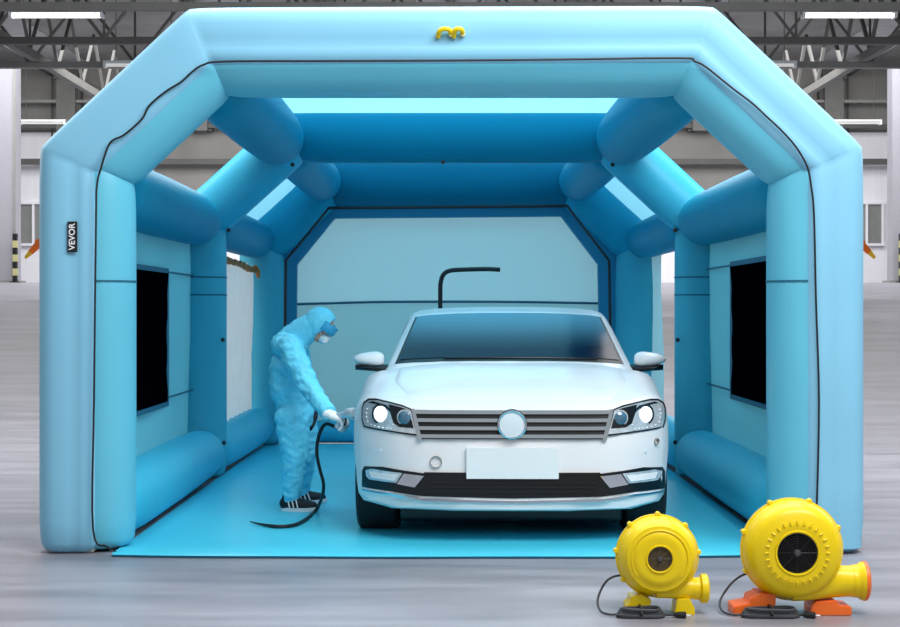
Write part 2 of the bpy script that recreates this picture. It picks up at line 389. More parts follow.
# back wall panel + frame + zipper
def poly(mb, pts, m):
    return mb.add(pts, [tuple(range(len(pts)))], m)
mb = MB(); Y = 7.5; zs = 1.425
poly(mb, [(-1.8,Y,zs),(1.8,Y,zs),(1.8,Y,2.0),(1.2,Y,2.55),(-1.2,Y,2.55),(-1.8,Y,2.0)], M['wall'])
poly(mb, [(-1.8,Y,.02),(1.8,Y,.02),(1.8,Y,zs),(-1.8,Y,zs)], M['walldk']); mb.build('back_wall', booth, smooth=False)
mb = MB(); mb.tube(cr_path([(-1.66,Y-.01,1.40),(-.8,Y-.01,1.425),(0,Y-.01,1.43),(.8,Y-.01,1.425),(1.66,Y-.01,1.41)],4), .012, M['seam'], 8); mb.build('wall_seam', booth)
bz = [(-1.63,.2),(-1.61,1.83),(-1.19,2.345),(1.15,2.365),(1.56,1.83),(1.59,.2)]
fr = [(-.085,.0),(-.085,.1),(.12,.1),(.12,.0)]
mb, _, _ = sweep_xz(bz, fr, 7.32, M['tentdk'], pinch=1); mb.build('back_wall_frame', booth, smooth=False)
mb = MB(); mb.tube([(x,7.06,z-.0) for x, z in bz], .015, M['black'], 8); mb.build('back_zipper', booth)
mb = MB(); mb.tube([(-1.82,7.35,.32),(1.82,7.35,.32)], .01, M['seam'], 6); mb.build('wall_seam', booth)
# side wall panels with black mesh windows
for s in (-1,1):
    X = s*2.06; mb = MB(); nY = 16; vs = []
    for j in range(nY+1):
        y = .4+3.55*j/nY
        for z in (.15,.65,1.15,1.65,2.05): vs.append((X+s*.02*math.sin(j*.9+z*2), y, z))
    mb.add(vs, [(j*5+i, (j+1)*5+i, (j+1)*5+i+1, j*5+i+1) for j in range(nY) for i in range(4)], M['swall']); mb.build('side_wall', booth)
    y1, y0, z0, z1 = 2.78, .6, .69, 1.61; X2 = X - s*.035
    if s > 0: y1, z0, z1 = 2.83, .74, 1.66
    n = 12; vs = []
    for k in range(n+1):
        z = z0+(z1-z0)*k/n; vs += [(X2, y0, z), (X2, y1-.05*math.sin(k/n*PI)+.02*math.sin(k*1.7)-.03*(1-k/n), z)]
    mb = MB(); mb.add(vs, [(2*k,2*k+1,2*k+3,2*k+2) for k in range(n)], M['mesh']); w = mb.build('mesh_window', booth, smooth=False)
    w['label'] = 'black mesh side window'
    mb = MB()
    mb.box((X2+s*.004-.003,y0-.02,z0-.035),(X2+s*.004+.003,y1+.03,z1+.035), M['seam']); mb.build('window_frame', booth, smooth=False)
    for zz in (z1, z0+.02):
        mb = MB(); mb.box((X2-.003,y1,zz),(X2+.003,3.95,zz+.014), M['seam']); mb.build('wall_seam', booth, smooth=False)
# left rear: silver film curtain with brown torn trim;  right rear: pale panel beside an open gap
n = 60; vs = []
for j in range(n+1):
    y = 4.35+2.55*j/n
    for k in range(9):
        z = .2+1.575*k/8; vs.append((-1.925+.02*math.sin(j*.8+k*.6)+.008*math.sin(j*2.3), y+.02*math.sin(k*1.9)*(j==n), z+(.02*math.sin(j*1.3) if k == 8 else 0)))
mb = MB(); mb.add(vs, [(j*9+i, (j+1)*9+i, (j+1)*9+i+1, j*9+i+1) for j in range(n) for i in range(8)], M['film']); o = mb.build('film_curtain', booth); o['label'] = 'silvery film curtain'
mb = MB()
mb.tube([(-1.90,4.4+.088*k,1.79+.012*math.sin(k*2.1)-.002*k) for k in range(30)], [.022+.008*math.sin(k*1.7) for k in range(30)], M['rust'], 8)
mb.tube([(-1.895,6.9,1.76),(-1.88,6.98,1.73),(-1.87,7.0,1.66)], [.025,.03,.015], M['rust'], 8)
o = mb.build('torn_trim', booth); o['label'] = 'ragged brown trim along the curtain top'
n = 14; vs = []
for j in range(n+1):
    y = 6.3+.95*j/n
    for k in range(6): vs.append((1.985+.015*math.sin(j*.9+k), y+.02*math.sin(k*2.2), .15+1.75*k/5))
mb = MB(); mb.add(vs, [(j*6+i, (j+1)*6+i, (j+1)*6+i+1, j*6+i+1) for j in range(n) for i in range(5)], M['wall']); mb.build('door_flap', booth)
# pale sloping roof sheets between the middle and back arches
for s in (-1,1):
    vs = []
    for j in range(9):
        y = 4.2+3.05*j/8
        for k in range(5):
            t_ = k/4; vs.append((s*(2.08-.66*t_), y, 2.06+.62*t_+.015*math.sin(j+k)))
    mb = MB(); mb.add(vs, [(j*5+i,(j+1)*5+i,(j+1)*5+i+1,j*5+i+1) for j in range(8) for i in range(4)], M['roof']); mb.build('roof_slope_sheet', booth)
# black toggles where tubes meet
for p in ((-.055,3.88,2.51),(-1.24,3.9,2.49),(1.28,3.9,2.49),(-1.76,4.02,1.98),(1.79,4.02,1.98),(-1.795,3.95,1.11),(1.8,3.95,1.11),(-1.78,3.9,.3),(1.78,3.95,.3)):
    mb = MB(); mb.lathe([(0,-.02),(.014,-.018),(.018,0),(.014,.018),(0,.02)], M['black'], p, 'Y', 12); mb.build('toggle', booth)
# front zipper (wavy black piping between band and tube)
zl = [(121,557),(108,546),(93,529),(94,400),(96,220),(97,185),(101,168),(110,143),(124,135),(142,119),(149,106),(165,92),(181,82),(192,72),(203,65),(225,61.5),(330,61),(450,60.5),(560,59.5),(680,58),(694,61),(706,67),(731,87),(752,103),(766,116),(782,131),(796,147),(807,166),(811,185),(814,215),(816,300),(819,400),(817,500),(815,552)]
pts = [at(x, y, -.012) for x, y in zl]
pts[0].z = .012; pts[0].y = -.05; pts[1].y = -.035; pts[-1].z = .02
mb = MB(); mb.tube(cr_path(pts,5), .0058, M['black'], 8); o = mb.build('zipper', booth); o['label'] = 'black zipper piping around the opening'
# brand patch on the left foot
mb = MB(); mb.box((-2.100,-.012,1.663),(-2.046,-.004,1.832), M['black'], .002); tag_ = mb.build('brand_patch', booth, smooth=False); tag_['label'] = 'black patch with white lettering'
tx = bpy.data.curves.new('lettering', 'FONT'); tx.body = 'VEVOR'; tx.size = .046; tx.align_x = 'CENTER'; tx.align_y = 'CENTER'; tx.extrude = .0008; tx.offset = .0008; tx.space_character = 1.02
to = bpy.data.objects.new('lettering_source', tx); C.objects.link(to)
dg = bpy.context.evaluated_depsgraph_get(); me = bpy.data.meshes.new_from_object(to.evaluated_get(dg)); bpy.data.objects.remove(to)
me.name = 'lettering'
me.transform(Matrix.Rotation(PI/2, 4, 'X')); me.transform(Matrix.Rotation(-PI/2, 4, 'Y')); me.materials.clear(); me.materials.append(M['white'])
lt = bpy.data.objects.new('lettering', me); C.objects.link(lt); lt.parent = tag_; lt.location = (-2.073,-.014,1.748)
# yellow handles on the front beam
for x, w in ((-.03,.035),(.045,.025)):
    mb = MB(); mb.tube(cr_path([(x-w,-.004,2.845),(x-w*.8,-.03,2.872),(x,-.04,2.884),(x+w*.8,-.03,2.878),(x+w,-.004,2.855)],4), .014, M['yellow'], 10)
    o = mb.build('pull_handle', booth); o['label'] = 'yellow pull handle'
    mb = MB(); mb.lathe([(0,-.012),(.012,-.01),(.014,.004),(0,.006)], M['white'], (x+w,-.01,2.86), 'Y', 12); mb.build('rivet', o)

# ================================================================== CAR
car = thing('car', 'white saloon car parked nose out inside the blue booth', 'car', (.352,.3,0), math.radians(-1.3))
def interp(xs, ysv, w=.05):
    def f(y):
        return float(np.mean([np.interp(y+d, xs, ysv) for d in (-w,-w/2,0,w/2,w)]))
    return f
zt = interp([-.2,0,.05,.3,.6,.9,1.1,1.4,3.3,3.6,4.1,4.3], [.772,.78,.80,.874,.937,.99,1.015,1.0,1.0,1.03,1.02,.96], .04)
ws = interp([0,.1,.4,1,3.5,4.0,4.3], [.934,.94,.942,.942,.938,.915,.86])
rise = interp([0,.1,.35,.7,1,4.3], [.045,.03,-.02,-.045,-.055,-.06], .05)
ZB = .195
def section(y):
    w, t, r = ws(y), zt(y), rise(y)
    return [(0,t),(.2*w,t),(.4*w,t+.05*r),(.6*w,t+.3*r),(.76*w,t+.7*r),(.87*w,t+r),(.935*w,t+r-.018),(.975*w,t+r-.055),(.995*w,t+r-.12),(w,t+r-.2),
            (w,.52),(.998*w,.42),(.994*w,.33),(.975*w,.265),(.93*w,.222),(.74*w,ZB+.004),(.35*w,ZB),(0,ZB)]
def Fr(x, z):
    a = abs(x); f = .035*(a/.9)**2 + .30*max(0,(a-.42)/.48)**2.4
    if z > .6: f += (z-.6)*.22
    if z < .29: f += (.29-z)*.12
    return f
def fall(y): return 1-sstep(0, 1.5, y)
LEN = 4.3
def warp(x, y, z):
    yy = y + Fr(x,z)*fall(y)
    rr = .22*(abs(x)/.9)**3 + .12*abs(z-.65)
    yy -= rr*sstep(3.2, LEN, y)
    return (x, yy, z)
def fullring(y, s=1, ylift=None):
    h = section(y); pts = h + [(-x,z) for x,z in h[-2:0:-1]]
    return [warp(x*s, y, .5+(z-.5)*s) for x,z in pts]
stations = [0,.006,.018,.035,.055,.08] + [round(.12+.06*k,3) for k in range(69)] + [4.26,4.285,4.3]
rings = []
for s in (.12,.35,.55,.72,.84,.92): rings.append(fullring(0, s*.945))
for y in stations:
    s = 1
    if y < .08: s = 1-.055*(1-y/.08)**2
    if y > 4.2: s = 1-.08*((y-4.2)/.1)**2
    rings.append(fullring(y, s))
for s in (.8,.55,.25): rings.append(fullring(4.3, s*.92))
mb = MB(); mb.loft(rings, M['paint']); body = mb.build('body', car, angle=50)
# cut the wheel arches
WY = (.75, 3.5); WX = .80; WR = .322
for wy in WY:
    for s in (-1,1):
        cm = MB(); cm.lathe([(.0,-.2),(.365,-.2),(.365,.3),(0,.3)], M['cardk'], (s*.78,wy,.30), 'X', 40) if s > 0 else cm.lathe([(0,-.3),(.365,-.3),(.365,.2),(0,.2)], M['cardk'], (s*.78,wy,.30), 'X', 40)
        cu = cm.build('cutter', car, smooth=False)
        md = body.modifiers.new('cut', 'BOOLEAN'); md.operation = 'DIFFERENCE'; md.object = cu; md.solver = 'EXACT'
dg = bpy.context.evaluated_depsgraph_get(); nm = bpy.data.meshes.new_from_object(body.evaluated_get(dg))
body.modifiers.clear(); body.data = nm
for o in [o for o in C.objects if o.name.startswith('cutter')]: bpy.data.objects.remove(o)
try: nm.set_sharp_from_angle(angle=math.radians(35))
except Exception: pass
# surface lookups
def ztop(x, y):
    h = section(y); xs = [p[0] for p in h[:8]]; return float(np.interp(abs(x), xs, [p[1] for p in h[:8]]))
def patch_grid(rows, off, m, thick=.004):
    """rows of (x,y,z): a sheet lifted by off along its normals"""
    bm = bmesh.new(); nr, nc = len(rows), len(rows[0])
    V = [[bm.verts.new(p) for p in r] for r in rows]
    for i in range(nr-1):
        for j in range(nc-1): bm.faces.new((V[i][j],V[i][j+1],V[i+1][j+1],V[i+1][j]))
    bm.normal_update()
    return bm
# bonnet, lifted a touch with turned-down rim
rows = []
for i in range(26):
    y = .10+.98*i/25; hw = .60+.13*min(1,i/12)
    rows.append([warp(x, y, ztop(x,y) + (.007 if 0 < i < 25 and 0 < j < 28 else -.006)) for j, x in ((j, hw*(-1+2*j/28)) for j in range(29))])
mb = MB(); mb.bm(patch_grid(rows, 0, None), M['paint']); mb.build('bonnet', car, angle=60)
# cabin
zc = interp([.9,1.05,1.2,1.45,1.75,2.05,2.5,2.95,3.35,3.7,3.95], [.95,1.017,1.092,1.21,1.332,1.362,1.369,1.345,1.26,1.12,1.0], .03)
def wr(y): return .80 + (.672-.80)*min(1,max(0,(zc(y)-1.0)/.335))
def gsec(y):
    z, w = zc(y), wr(y); bl = min(.94, z-.05)
    return [(0,z),(.3*w,z-.001),(.55*w,z-.005),(.78*w,z-.014),(.9*w,z-.022),(.965*w,z-.036),(w+.003,z-.06),(w*.5+.405,(z-.06)*.5+bl*.5),(.80,bl),(.80,.80)]
def gwarp(x, y, z):
    a = (x/.75)**2
    return (x, y + .17*a*(1-sstep(1.0,3.0,y)) - .15*a*sstep(2.6,3.95,y), z)
rings = []
for k in range(61):
    y = .98+2.95*k/60; h = gsec(y); rings.append([gwarp(x,y,z) for x,z in h + [(-x,z) for x,z in h[::-1]][:-1]])
mb = MB(); mb.loft(rings, M['paint']); mb.build('cabin', car, angle=50)
def gz(x, y):
    h = gsec(y); return float(np.interp(abs(x), [p[0] for p in h[:7]], [p[1] for p in h[:7]]))
def screen(y0, y1, g, off):
    rows = []
    for i in range(17):
        y = y0+(y1-y0)*i/16; hw = wr(y)*g
        rows.append([gwarp(x, y, gz(x,y)+off) for x in (hw*(-1+2*j/24) for j in range(25))])
    return patch_grid(rows, 0, None)
mb = MB(); mb.bm(screen(1.06,1.73,.93,.003), M['cardk']); wt = mb.build('windscreen_surround', car)
mb = MB(); mb.bm(screen(1.10,1.715,.905,.007), M['reflglass']); mb.build('windscreen', car)
mb = MB(); mb.bm(screen(3.05,3.8,.88,.005), M['glassd']); mb.build('rear_window', car)
for s in (-1,1):
    for y0, y1 in ((1.62,2.35),(2.42,3.15)):
        rows = []
        for i in range(11):
            y = y0+(y1-y0)*i/10; h = gsec(y); a, b = Vector(h[6]), Vector(h[8])
            rows.append([gwarp(s*(q.x+.006), y, q.y) for q in (a.lerp(b, .08+.8*t/5) for t in range(6))])
        mb = MB(); mb.bm(patch_grid(rows,0,None), M['glassd']); mb.build('side_window', car)
for x0, x1 in ((-.42,.08),(.02,.56)):
    mb = MB(); mb.tube([gwarp(x, 1.09, gz(x,1.09)+.006) for x in np.linspace(x0,x1,9)], .005, M['cardk'], 8)
    mb.build('wiper', car)
# fascia patches: polygons drawn on the nose surface
def edge(x, w=.934):
    a = min(abs(x)/w, 1); 
    return 0 if a < .945 else .08*(1-math.sqrt(max(0,(1-a)/.055)))
def fas(px, py):
    y = .1
    for _ in range(8):
        d = 9.3+y; x = (px-450)*d/F_PX-.352; z = CAM_H-(py-HOR)*d/F_PX; y = Fr(x,z)+edge(x)
    return x, z
def mir(p): return [(1024-x, y) for x, y in p][::-1]
def fpoly(pix, off, m, name, parent=None, thick=.012, cuts=5):
    p2 = [fas(x,y) for x,y in pix]
    bm = bmesh.new(); vs = [bm.verts.new((x,0,z)) for x,z in p2]; f = bm.faces.new(vs)
    bmesh.ops.triangulate(bm, faces=[f])
    for _ in range(3):
        le = [e for e in bm.edges if e.calc_length() > .05]
        if not le: break
        bmesh.ops.subdivide_edges(bm, edges=le, cuts=1); bmesh.ops.triangulate(bm, faces=bm.faces[:])
    bmesh.ops.recalc_face_normals(bm, faces=bm.faces[:])
    r = bmesh.ops.extrude_face_region(bm, geom=bm.faces[:])
    back = [g for g in r['geom'] if isinstance(g, bmesh.types.BMVert)]; bset = set(back)
    for v in bm.verts:
        base = Fr(v.co.x, v.co.z)+edge(v.co.x)
        v.co.y = base - off + (thick if v in bset else 0)
    mb = MB(); mb.bm(bm, m); return mb.build(name, parent or car, angle=35)
def fdisc(px, py, rpx, off, m, name, parent=None, ring=None, n=28, bulge=.0):
    x, z = fas(px,py); y = Fr(x,z)+edge(x); r = rpx*(9.3+y)/F_PX
    e = .01; nx_ = -(Fr(x+e,z)+edge(x+e)-Fr(x-e,z)-edge(x-e))/(2*e); yaw = math.atan(-nx_)*.75
    mb = MB()
    prof = [(0,-bulge)] + [(r*k/6, -bulge*(1-(k/6)**2)) for k in range(1,6)] + [(r,0),(r,.02),(0,.02)]
    if ring: prof = [(r-ring,.02),(r-ring,-.004),(r-ring*.5,-.009),(r,-.004),(r,.02),(r-ring,.02)]
    rings = []
    for rr, h in prof:
        rings.append([Vector((x,y-off,z)) + Matrix.Rotation(yaw,3,'Z') @ Vector((rr*math.cos(2*PI*j/n), h, rr*math.sin(2*PI*j/n))) for j in range(n)])
    mb.loft(rings, m, caps=not ring); return mb.build(name, parent or car, angle=35)
# grille
g = fpoly([(414,410),(610,410),(604,439),(420,439)], .006, M['cardk'], 'grille')
for k, y in enumerate((412,420,428,436)):
    i0 = 414+ (y-410)*.25; fpoly([(i0,y-1.9),(1024-i0,y-1.9),(1024-i0-.6,y+1.7),(i0+.6,y+1.7)], .018+.002*k, M['chrome'], 'grille_bar', g, .02)
for f in (lambda p: p, mir): fpoly(f([(411,409),(414.5,409),(422,440),(417.5,440)]), .014, M['chrome'], 'grille_edge', g, .02)
b = fdisc(512,424,15.2,.035, M['cardk'], 'badge', ring=None); b['label'] = 'plain round badge on the grille'
fdisc(512,424,14.6,.052, M['chrome'], 'badge_ring', b, ring=.012); fdisc(512,424,13.2,.050, M['badge'], 'badge_face', b, bulge=.006)
# headlights
HL = [(360,408),(362,402),(367,398.5),(375,398.5),(388,401.5),(402,405),(411,409),(418.5,436),(410,435),(392,432.5),(372,429.5),(362,427),(360,420)]
for side, f in (('left',lambda p: p),('right',mir)):
    fx = (lambda x: x) if side == 'left' else (lambda x: 1024-x)
    h = fpoly(f(HL), .006, M['cardk'], 'headlight')
    IN = [(361.3,408),(363.5,403),(368,400.3),(376,400.3),(388,403),(402,406.8),(410,410),(416.3,434),(410,433.3),(393,431),(373,428),(363.2,425.6),(361.2,419)]
    fpoly(f(IN), .012, M['lamplt'], 'reflector', h)
    fpoly(f([(388,404),(402,407.5),(409,410.5),(413.5,428),(399,427),(393,423),(389.5,412)]), .016, M['cardk'], 'reflector_shade', h)
    fdisc(fx(379),414,10.2,.018, M['lampdk'], 'lamp_bezel', h); fdisc(fx(379.5),414,8,.026, M['lampon'], 'lamp_bulb', h, bulge=.012)
    fdisc(fx(404),417.5,8.0,.020, M['lamplt'], 'projector_bezel', h); fdisc(fx(404),417.5,6.6,.028, M['projector'], 'projector', h, bulge=.014)
    leds = [(366,409),(365.2,413),(365.4,417),(366.5,421.5),(370,424.6),(374,426),(378,427),(382,427.8),(386,428.3),(390,428.6),(392.5,424.5)]
    mb = MB()
    for q in leds:
        x, z = fas(fx(q[0]), q[1]); y = Fr(x,z)+edge(x)
        mb.lathe([(0,-.022),(.004,-.02),(.0052,-.014),(.0052,0),(0,0)], M['white'], (x,y,z), 'Y', 10)
    mb.tube([(lambda x, z: (x, Fr(x,z)+edge(x)-.011, z))(*fas(fx(a), b_)) for a, b_ in leds], .002, M['lamplt'], 6)
    led = mb.build('led_strip', h)
    fpoly(f([(367,402.5),(371,401),(386,405),(391,411),(389,411.5),(384,406.5),(371,403)]), .018, M['lampdk'], 'brow', h)
# bumper: lower intake, fog lamps, plate, lip
lo = [(360.5,471),(363,466.5),(382,467),(424,473.5),(466,473.5),(512,474),(558,473.5),(600,473.5),(642,467),(661,466.5),(663.5,471),(663.5,487),(634,491.5),(600,496.5),(512,498.5),(424,496.5),(390,491.5),(360.5,487)]
it = fpoly(lo, .004, M['cardk'], 'lower_intake')
for y in (482,486.5,491): fpoly([(428,y),(596,y),(596,y+1),(428,y+1)], .012, M['tyre'], 'intake_slat', it, .012)
for side, f in (('left',lambda p: p),('right',mir)):
    fg = fpoly(f([(364.5,470.5),(370,468.8),(402,473.2),(396,483),(368,479.5),(365,476)]), .010, M['lamplt'], 'fog_lamp')
    fpoly(f([(368,471.5),(398,475),(394,481),(370,477.5)]), .016, M['white'], 'fog_lens', fg)
    fpoly(f([(403.5,473.6),(424,476),(414.5,487.5),(396.5,484)]), .012, M['chrome'], 'chrome_wedge')
    fx = (lambda x: x) if side == 'left' else (lambda x: 1024-x)
    fdisc(fx(379),450.5,1.8,.006, M['badge'], 'parking_sensor')
lip = fpoly([(360.5,488.8),(390,493.5),(425,498.8),(512,500.8),(599,498.8),(634,493.5),(663.5,488.8),(663.5,490.2),(634,495.6),(599,501.2),(512,503.2),(425,501.2),(390,495.6),(360.5,490.2)], .010, M['chrome'], 'bumper_strip')
fpoly([(424,472.3),(466,472.6),(466,474.8),(424,474.6)], .010, M['cardk'], 'bumper_groove'); fpoly(mir([(424,472.3),(466,472.6),(466,474.8),(424,474.6)]), .010, M['cardk'], 'bumper_groove')
fdisc(436,462,6.1,.003, M['trussl'], 'tow_cover', ring=.004); 
fdisc(655,441,3.4,.006, M['trussl'], 'washer_cover', ring=.004)
fpoly([(466.5,447.5),(558.5,447.5),(558.5,478.5),(466.5,478.5)], .022, M['plate'], 'number_plate', thick=.018)
mb = MB(); mb.box((-.66,.42,.085),(.66,3.9,.26), M['cardk'], .03); mb.build('underbody_shade', car)  # dark box added to deepen the shade beneath the car
# wheels
for wy in WY:
    for s in (-1,1):
        mb = MB(); R_ = WR
        p = [(.2,-.125),(.27,-.13),(R_-.03,-.128),(R_-.006,-.11),(R_,-.07),(R_,.07),(R_-.006,.11),(R_-.03,.128),(.27,.13),(.2,.125),(.2,-.125)]
        mb.lathe(p, M['tyre'], (s*.80,wy,R_), 'X', 48); ty = mb.build('tyre', car)
        mb = MB(); mb.lathe([(.212,-.1),(.212,.1),(.2,.1),(.19,.08*s),(.19,-.08*s),(.2,-.1)], M['steel'], (s*.80,wy,R_), 'X', 36)
        for k in range(7):
            a = 2*PI*k/7; mb.tube([(s*.88,wy,R_),(s*.89,wy+.2*math.cos(a),R_+.2*math.sin(a))], [.035,.022], M['steel'], 8)
        mb.lathe([(0,s*.1),(.045,s*.1),(.05,s*.05),(0,s*.05)], M['steel'], (s*.80,wy,R_), 'X', 20); mb.build('rim', ty)
# mirrors
for s in (-1,1):
    mb = MB(); rings = []
    for k in range(13):
        t = k/12; x = s*(.81+.205*t); r = math.sqrt(max(.02,1-abs(2*t-.95)**3.2*.9))
        hz = (.064-.030*t)*r; hy = .07*r
        cz = 1.012+.004*t
        rings.append([(x, 1.30+.02*t+hy*math.cos(2*PI*j/16), cz+.01+hz*math.sin(2*PI*j/16)*(1 if math.sin(2*PI*j/16) > 0 else .85)) for j in range(16)])
    mb.loft(rings, M['paint']); mr = mb.build('mirror', car)
    mb = MB(); rings = []
    for k in range(9):
        t = k/8; x = s*(.77+.225*t); w = .06*math.sqrt(max(.05,1-(2*t-1)**4)); 
        rings.append([(x, 1.30+w*math.cos(2*PI*j/12), .968+.026*math.sin(2*PI*j/12)*(1-.3*t)+.008*t) for j in range(12)])
    mb.loft(rings, M['cardk']); mb.build('mirror_base', mr)
    mb = MB(); mb.add([(s*.84,1.376,.995),(s*.99,1.388,.995),(s*.99,1.388,1.06),(s*.84,1.376,1.06)], [(0,1,2,3)], M['chrome']); mb.build('mirror_glass', mr)
    mb = MB(); mb.box((s*.72-.14,4.09,.70),(s*.72+.1,4.2,.86), M['red'], .03); mb.build('tail_light', car)

# ================================================================== bent black pipe behind the car
t = thing('bent_pipe', 'tall thin black pipe bending right above the car roof, by the back wall', 'pipe', (-.09,6.2,.02))
mb = MB(); mb.tube(cr_path([(0,0,.02),(0,0,.8),(0,0,1.45),(.004,0,1.58),(.03,0,1.655),(.09,0,1.69),(.2,0,1.70),(.42,0,1.705),(.555,0,1.70)],6), .021, M['black'], 10); mb.build('pipe', t)
mb = MB(); mb.lathe([(0,0),(.16,0),(.16,.012),(.04,.03),(.03,.06),(0,.06)], M['black'], axis='Z', n=28); mb.build('base', t)

# ================================================================== BLOWERS
def blower(name, label, cx, cz, R, dep, nz, ctr, feet_m, rim_m, base, group, big):
    t = thing(name, label, 'blower', base, group=group)
    mb = MB(); D = dep; f = -D/2                      # front face toward the camera
    mb.lathe([(R*ctr,f+.03),(R*(ctr+.02),f+.004),(R*.50,f),(R*.62,f+.004),(R*.66,f+.010),(R*.78,f+.012),(R*.88,f+.035),(R*.955,f+.075),(R*.985,f+.1),
              (R*.985,-.012),(R*1.015,-.010),(R*1.015,.010),(R*.985,.012),
              (R*.985,D/2-.1),(R*.955,D/2-.06),(R*.8,D/2-.01),(R*.5,D/2),(0,D/2)], M['yellow'], (cx,0,cz), 'Y', 64)
    n = 16                                            # tangential outlet duct along the bottom
    x0, x1, zc_, h0, h1 = nz
    rings = []
    for k in range(10):
        u = k/9; x = x0+(x1-x0)*u; h = h0+(h1-h0)*sstep(0,.8,u); zz = (cz-R+h0)+(zc_-(cz-R+h0))*sstep(0,.9,u); dy = D*.38+(h1*1.0-D*.38)*sstep(0,.8,u); p = 4-2*sstep(.1,.9,u)
        ring = []
        for j in range(24):
            a = 2*PI*j/24; c, s = math.cos(a), math.sin(a)
            ring.append((x, math.copysign(abs(c)**(2/p),c)*dy, zz+math.copysign(abs(s)**(2/p),s)*h))
        rings.append(ring)
    mb.loft(rings, M['yellow'])
    for k in range(8 if big else 7):                  # bolt ears round the seam
        a = math.radians(-20+45*k) if big else math.radians(5+42*k)
        if math.sin(a) < -.75 or (math.cos(a) > .5 and math.sin(a) < -.2): continue
        ex, ez = cx+R*1.01*math.cos(a), cz+R*1.01*math.sin(a)
        mb.lathe([(0,-.02),(.009,-.02),(.012,-.014),(.012,.014),(.009,.02),(0,.02)], M['yellow'], (ex,0,ez), 'Y', 12)
    if big:                                           # ridges on the face
        for k in range(28):
            a = 2*PI*k/28
            c, s = math.cos(a), math.sin(a)
            mb.tube([(cx+R*.56*c,f-.001,cz+R*.56*s),(cx+R*.63*c,f+.003,cz+R*.63*s)], .0045, M['yellow'], 6)
    else:
        pts = [(cx+R*.68*math.cos(math.radians(a)), f+.008, cz+R*.68*math.sin(math.radians(a))) for a in range(-40,221,8)]
        mb.tube(pts, .004, M['yellow'], 6)
    mb.build('housing', t, angle=45)
    # outlet flange
    mb = MB(); r1 = h1*1.0
    mb.lathe([(r1*.8,.0),(r1*1.03,.0),(r1*1.05,.012),(r1*1.07,.03),(r1*(1.2 if big else 1.38),.038),(r1*(1.24 if big else 1.4),.052),(r1*.85,.052),(r1*.8,0)], M['yellow'], (x1-.03,0,zc_), 'X', 40); mb.build('outlet_collar', t, angle=45)
    mb = MB(); mb.lathe([(r1*.84,.0),(r1*(1.27 if big else 1.4),.0),(r1*(1.27 if big else 1.4),.012),(r1*1.12,.02),(r1*.84,.02),(r1*.84,0)], rim_m, (x1+.021,0,zc_), 'X', 40); mb.build('outlet_rim', t, angle=45)
    # intake grille
    mb = MB(); mb.lathe([(0,f+.012),(R*ctr,f+.012),(R*ctr,f+.03),(0,f+.03)], M['blackpl'] if big else M['grate'], (cx,0,cz), 'Y', 40)
    for k in range(1,9): 
        rr = R*ctr*k/8.6; mb.lathe([(rr-.002,f+.012),(rr-.002,f+.009),(rr+.002,f+.009),(rr+.002,f+.012)], M['blackpl'] if big else M['grate'], (cx,0,cz), 'Y', 36)
    for k in range(8):
        a = PI*k/4; mb.tube([(cx,f+.010,cz),(cx+R*ctr*.98*math.cos(a),f+.010,cz+R*ctr*.98*math.sin(a))], .002, M['blackpl'] if big else M['grate'], 5)
    mb.lathe([(R*ctr,f+.03),(R*ctr,f-.002),(R*(ctr+.03),f-.004),(R*(ctr+.05),f+.004),(R*(ctr+.05),f+.03)], M['yellow'], (cx,0,cz), 'Y', 40)
    gr = mb.build('intake_grille', t, angle=45)
    mb = MB(); mb.lathe([(0,f-.004),(R*.05,f-.003),(R*.07,f+.004),(R*.07,f+.012),(0,f+.012)], M['hub'], (cx,0,cz), 'Y', 20); mb.build('hub', gr)
    return t
Yb = -1.72; sB = F_PX/(Yb+9)                         # px per metre at the blowers
def bz_(py): return CAM_H-(py-HOR)/sB
# larger blower
cx = (791.5-450)/sB; cz = bz_(549)
bl = blower('air_blower', 'large yellow air blower on orange feet with a black intake, right of the smaller one', 0, cz, 50.5/sB, .26, (-.01,(858-791.5)/sB,bz_(581),17/sB,15.5/sB), .40, M['orange'], M['orange'], (cx,Yb,0), 'yellow blowers in front of the booth', True)
def foot(t, pts, y0, y1, m):
    bm = bmesh.new(); a = [bm.verts.new((x,y0,z)) for x,z in pts]; f = bm.faces.new(a)
    r = bmesh.ops.extrude_face_region(bm, geom=[f])
    for g in r['geom']:
        if isinstance(g, bmesh.types.BMVert): g.co.y = y1
    bmesh.ops.bevel(bm, geom=bm.edges[:], offset=.004, segments=2, affect='EDGES')
    mb = MB(); mb.bm(bm, m); return mb.build('foot', t, smooth=False)
q = lambda px, py: ((px-791.5)/sB, max(0, bz_(py)))
foot(bl, [q(731,613.1),q(772,613.1),q(773,592),q(756,591),q(754,594),q(748,595),q(747,601),q(741,602),q(731,604)], -.07, .09, M['orange'])
foot(bl, [q(808,613.1),q(848,613.1),q(848,604),q(836,603),q(833,598),q(812,599),q(808,605)], -.07, .09, M['orange'])
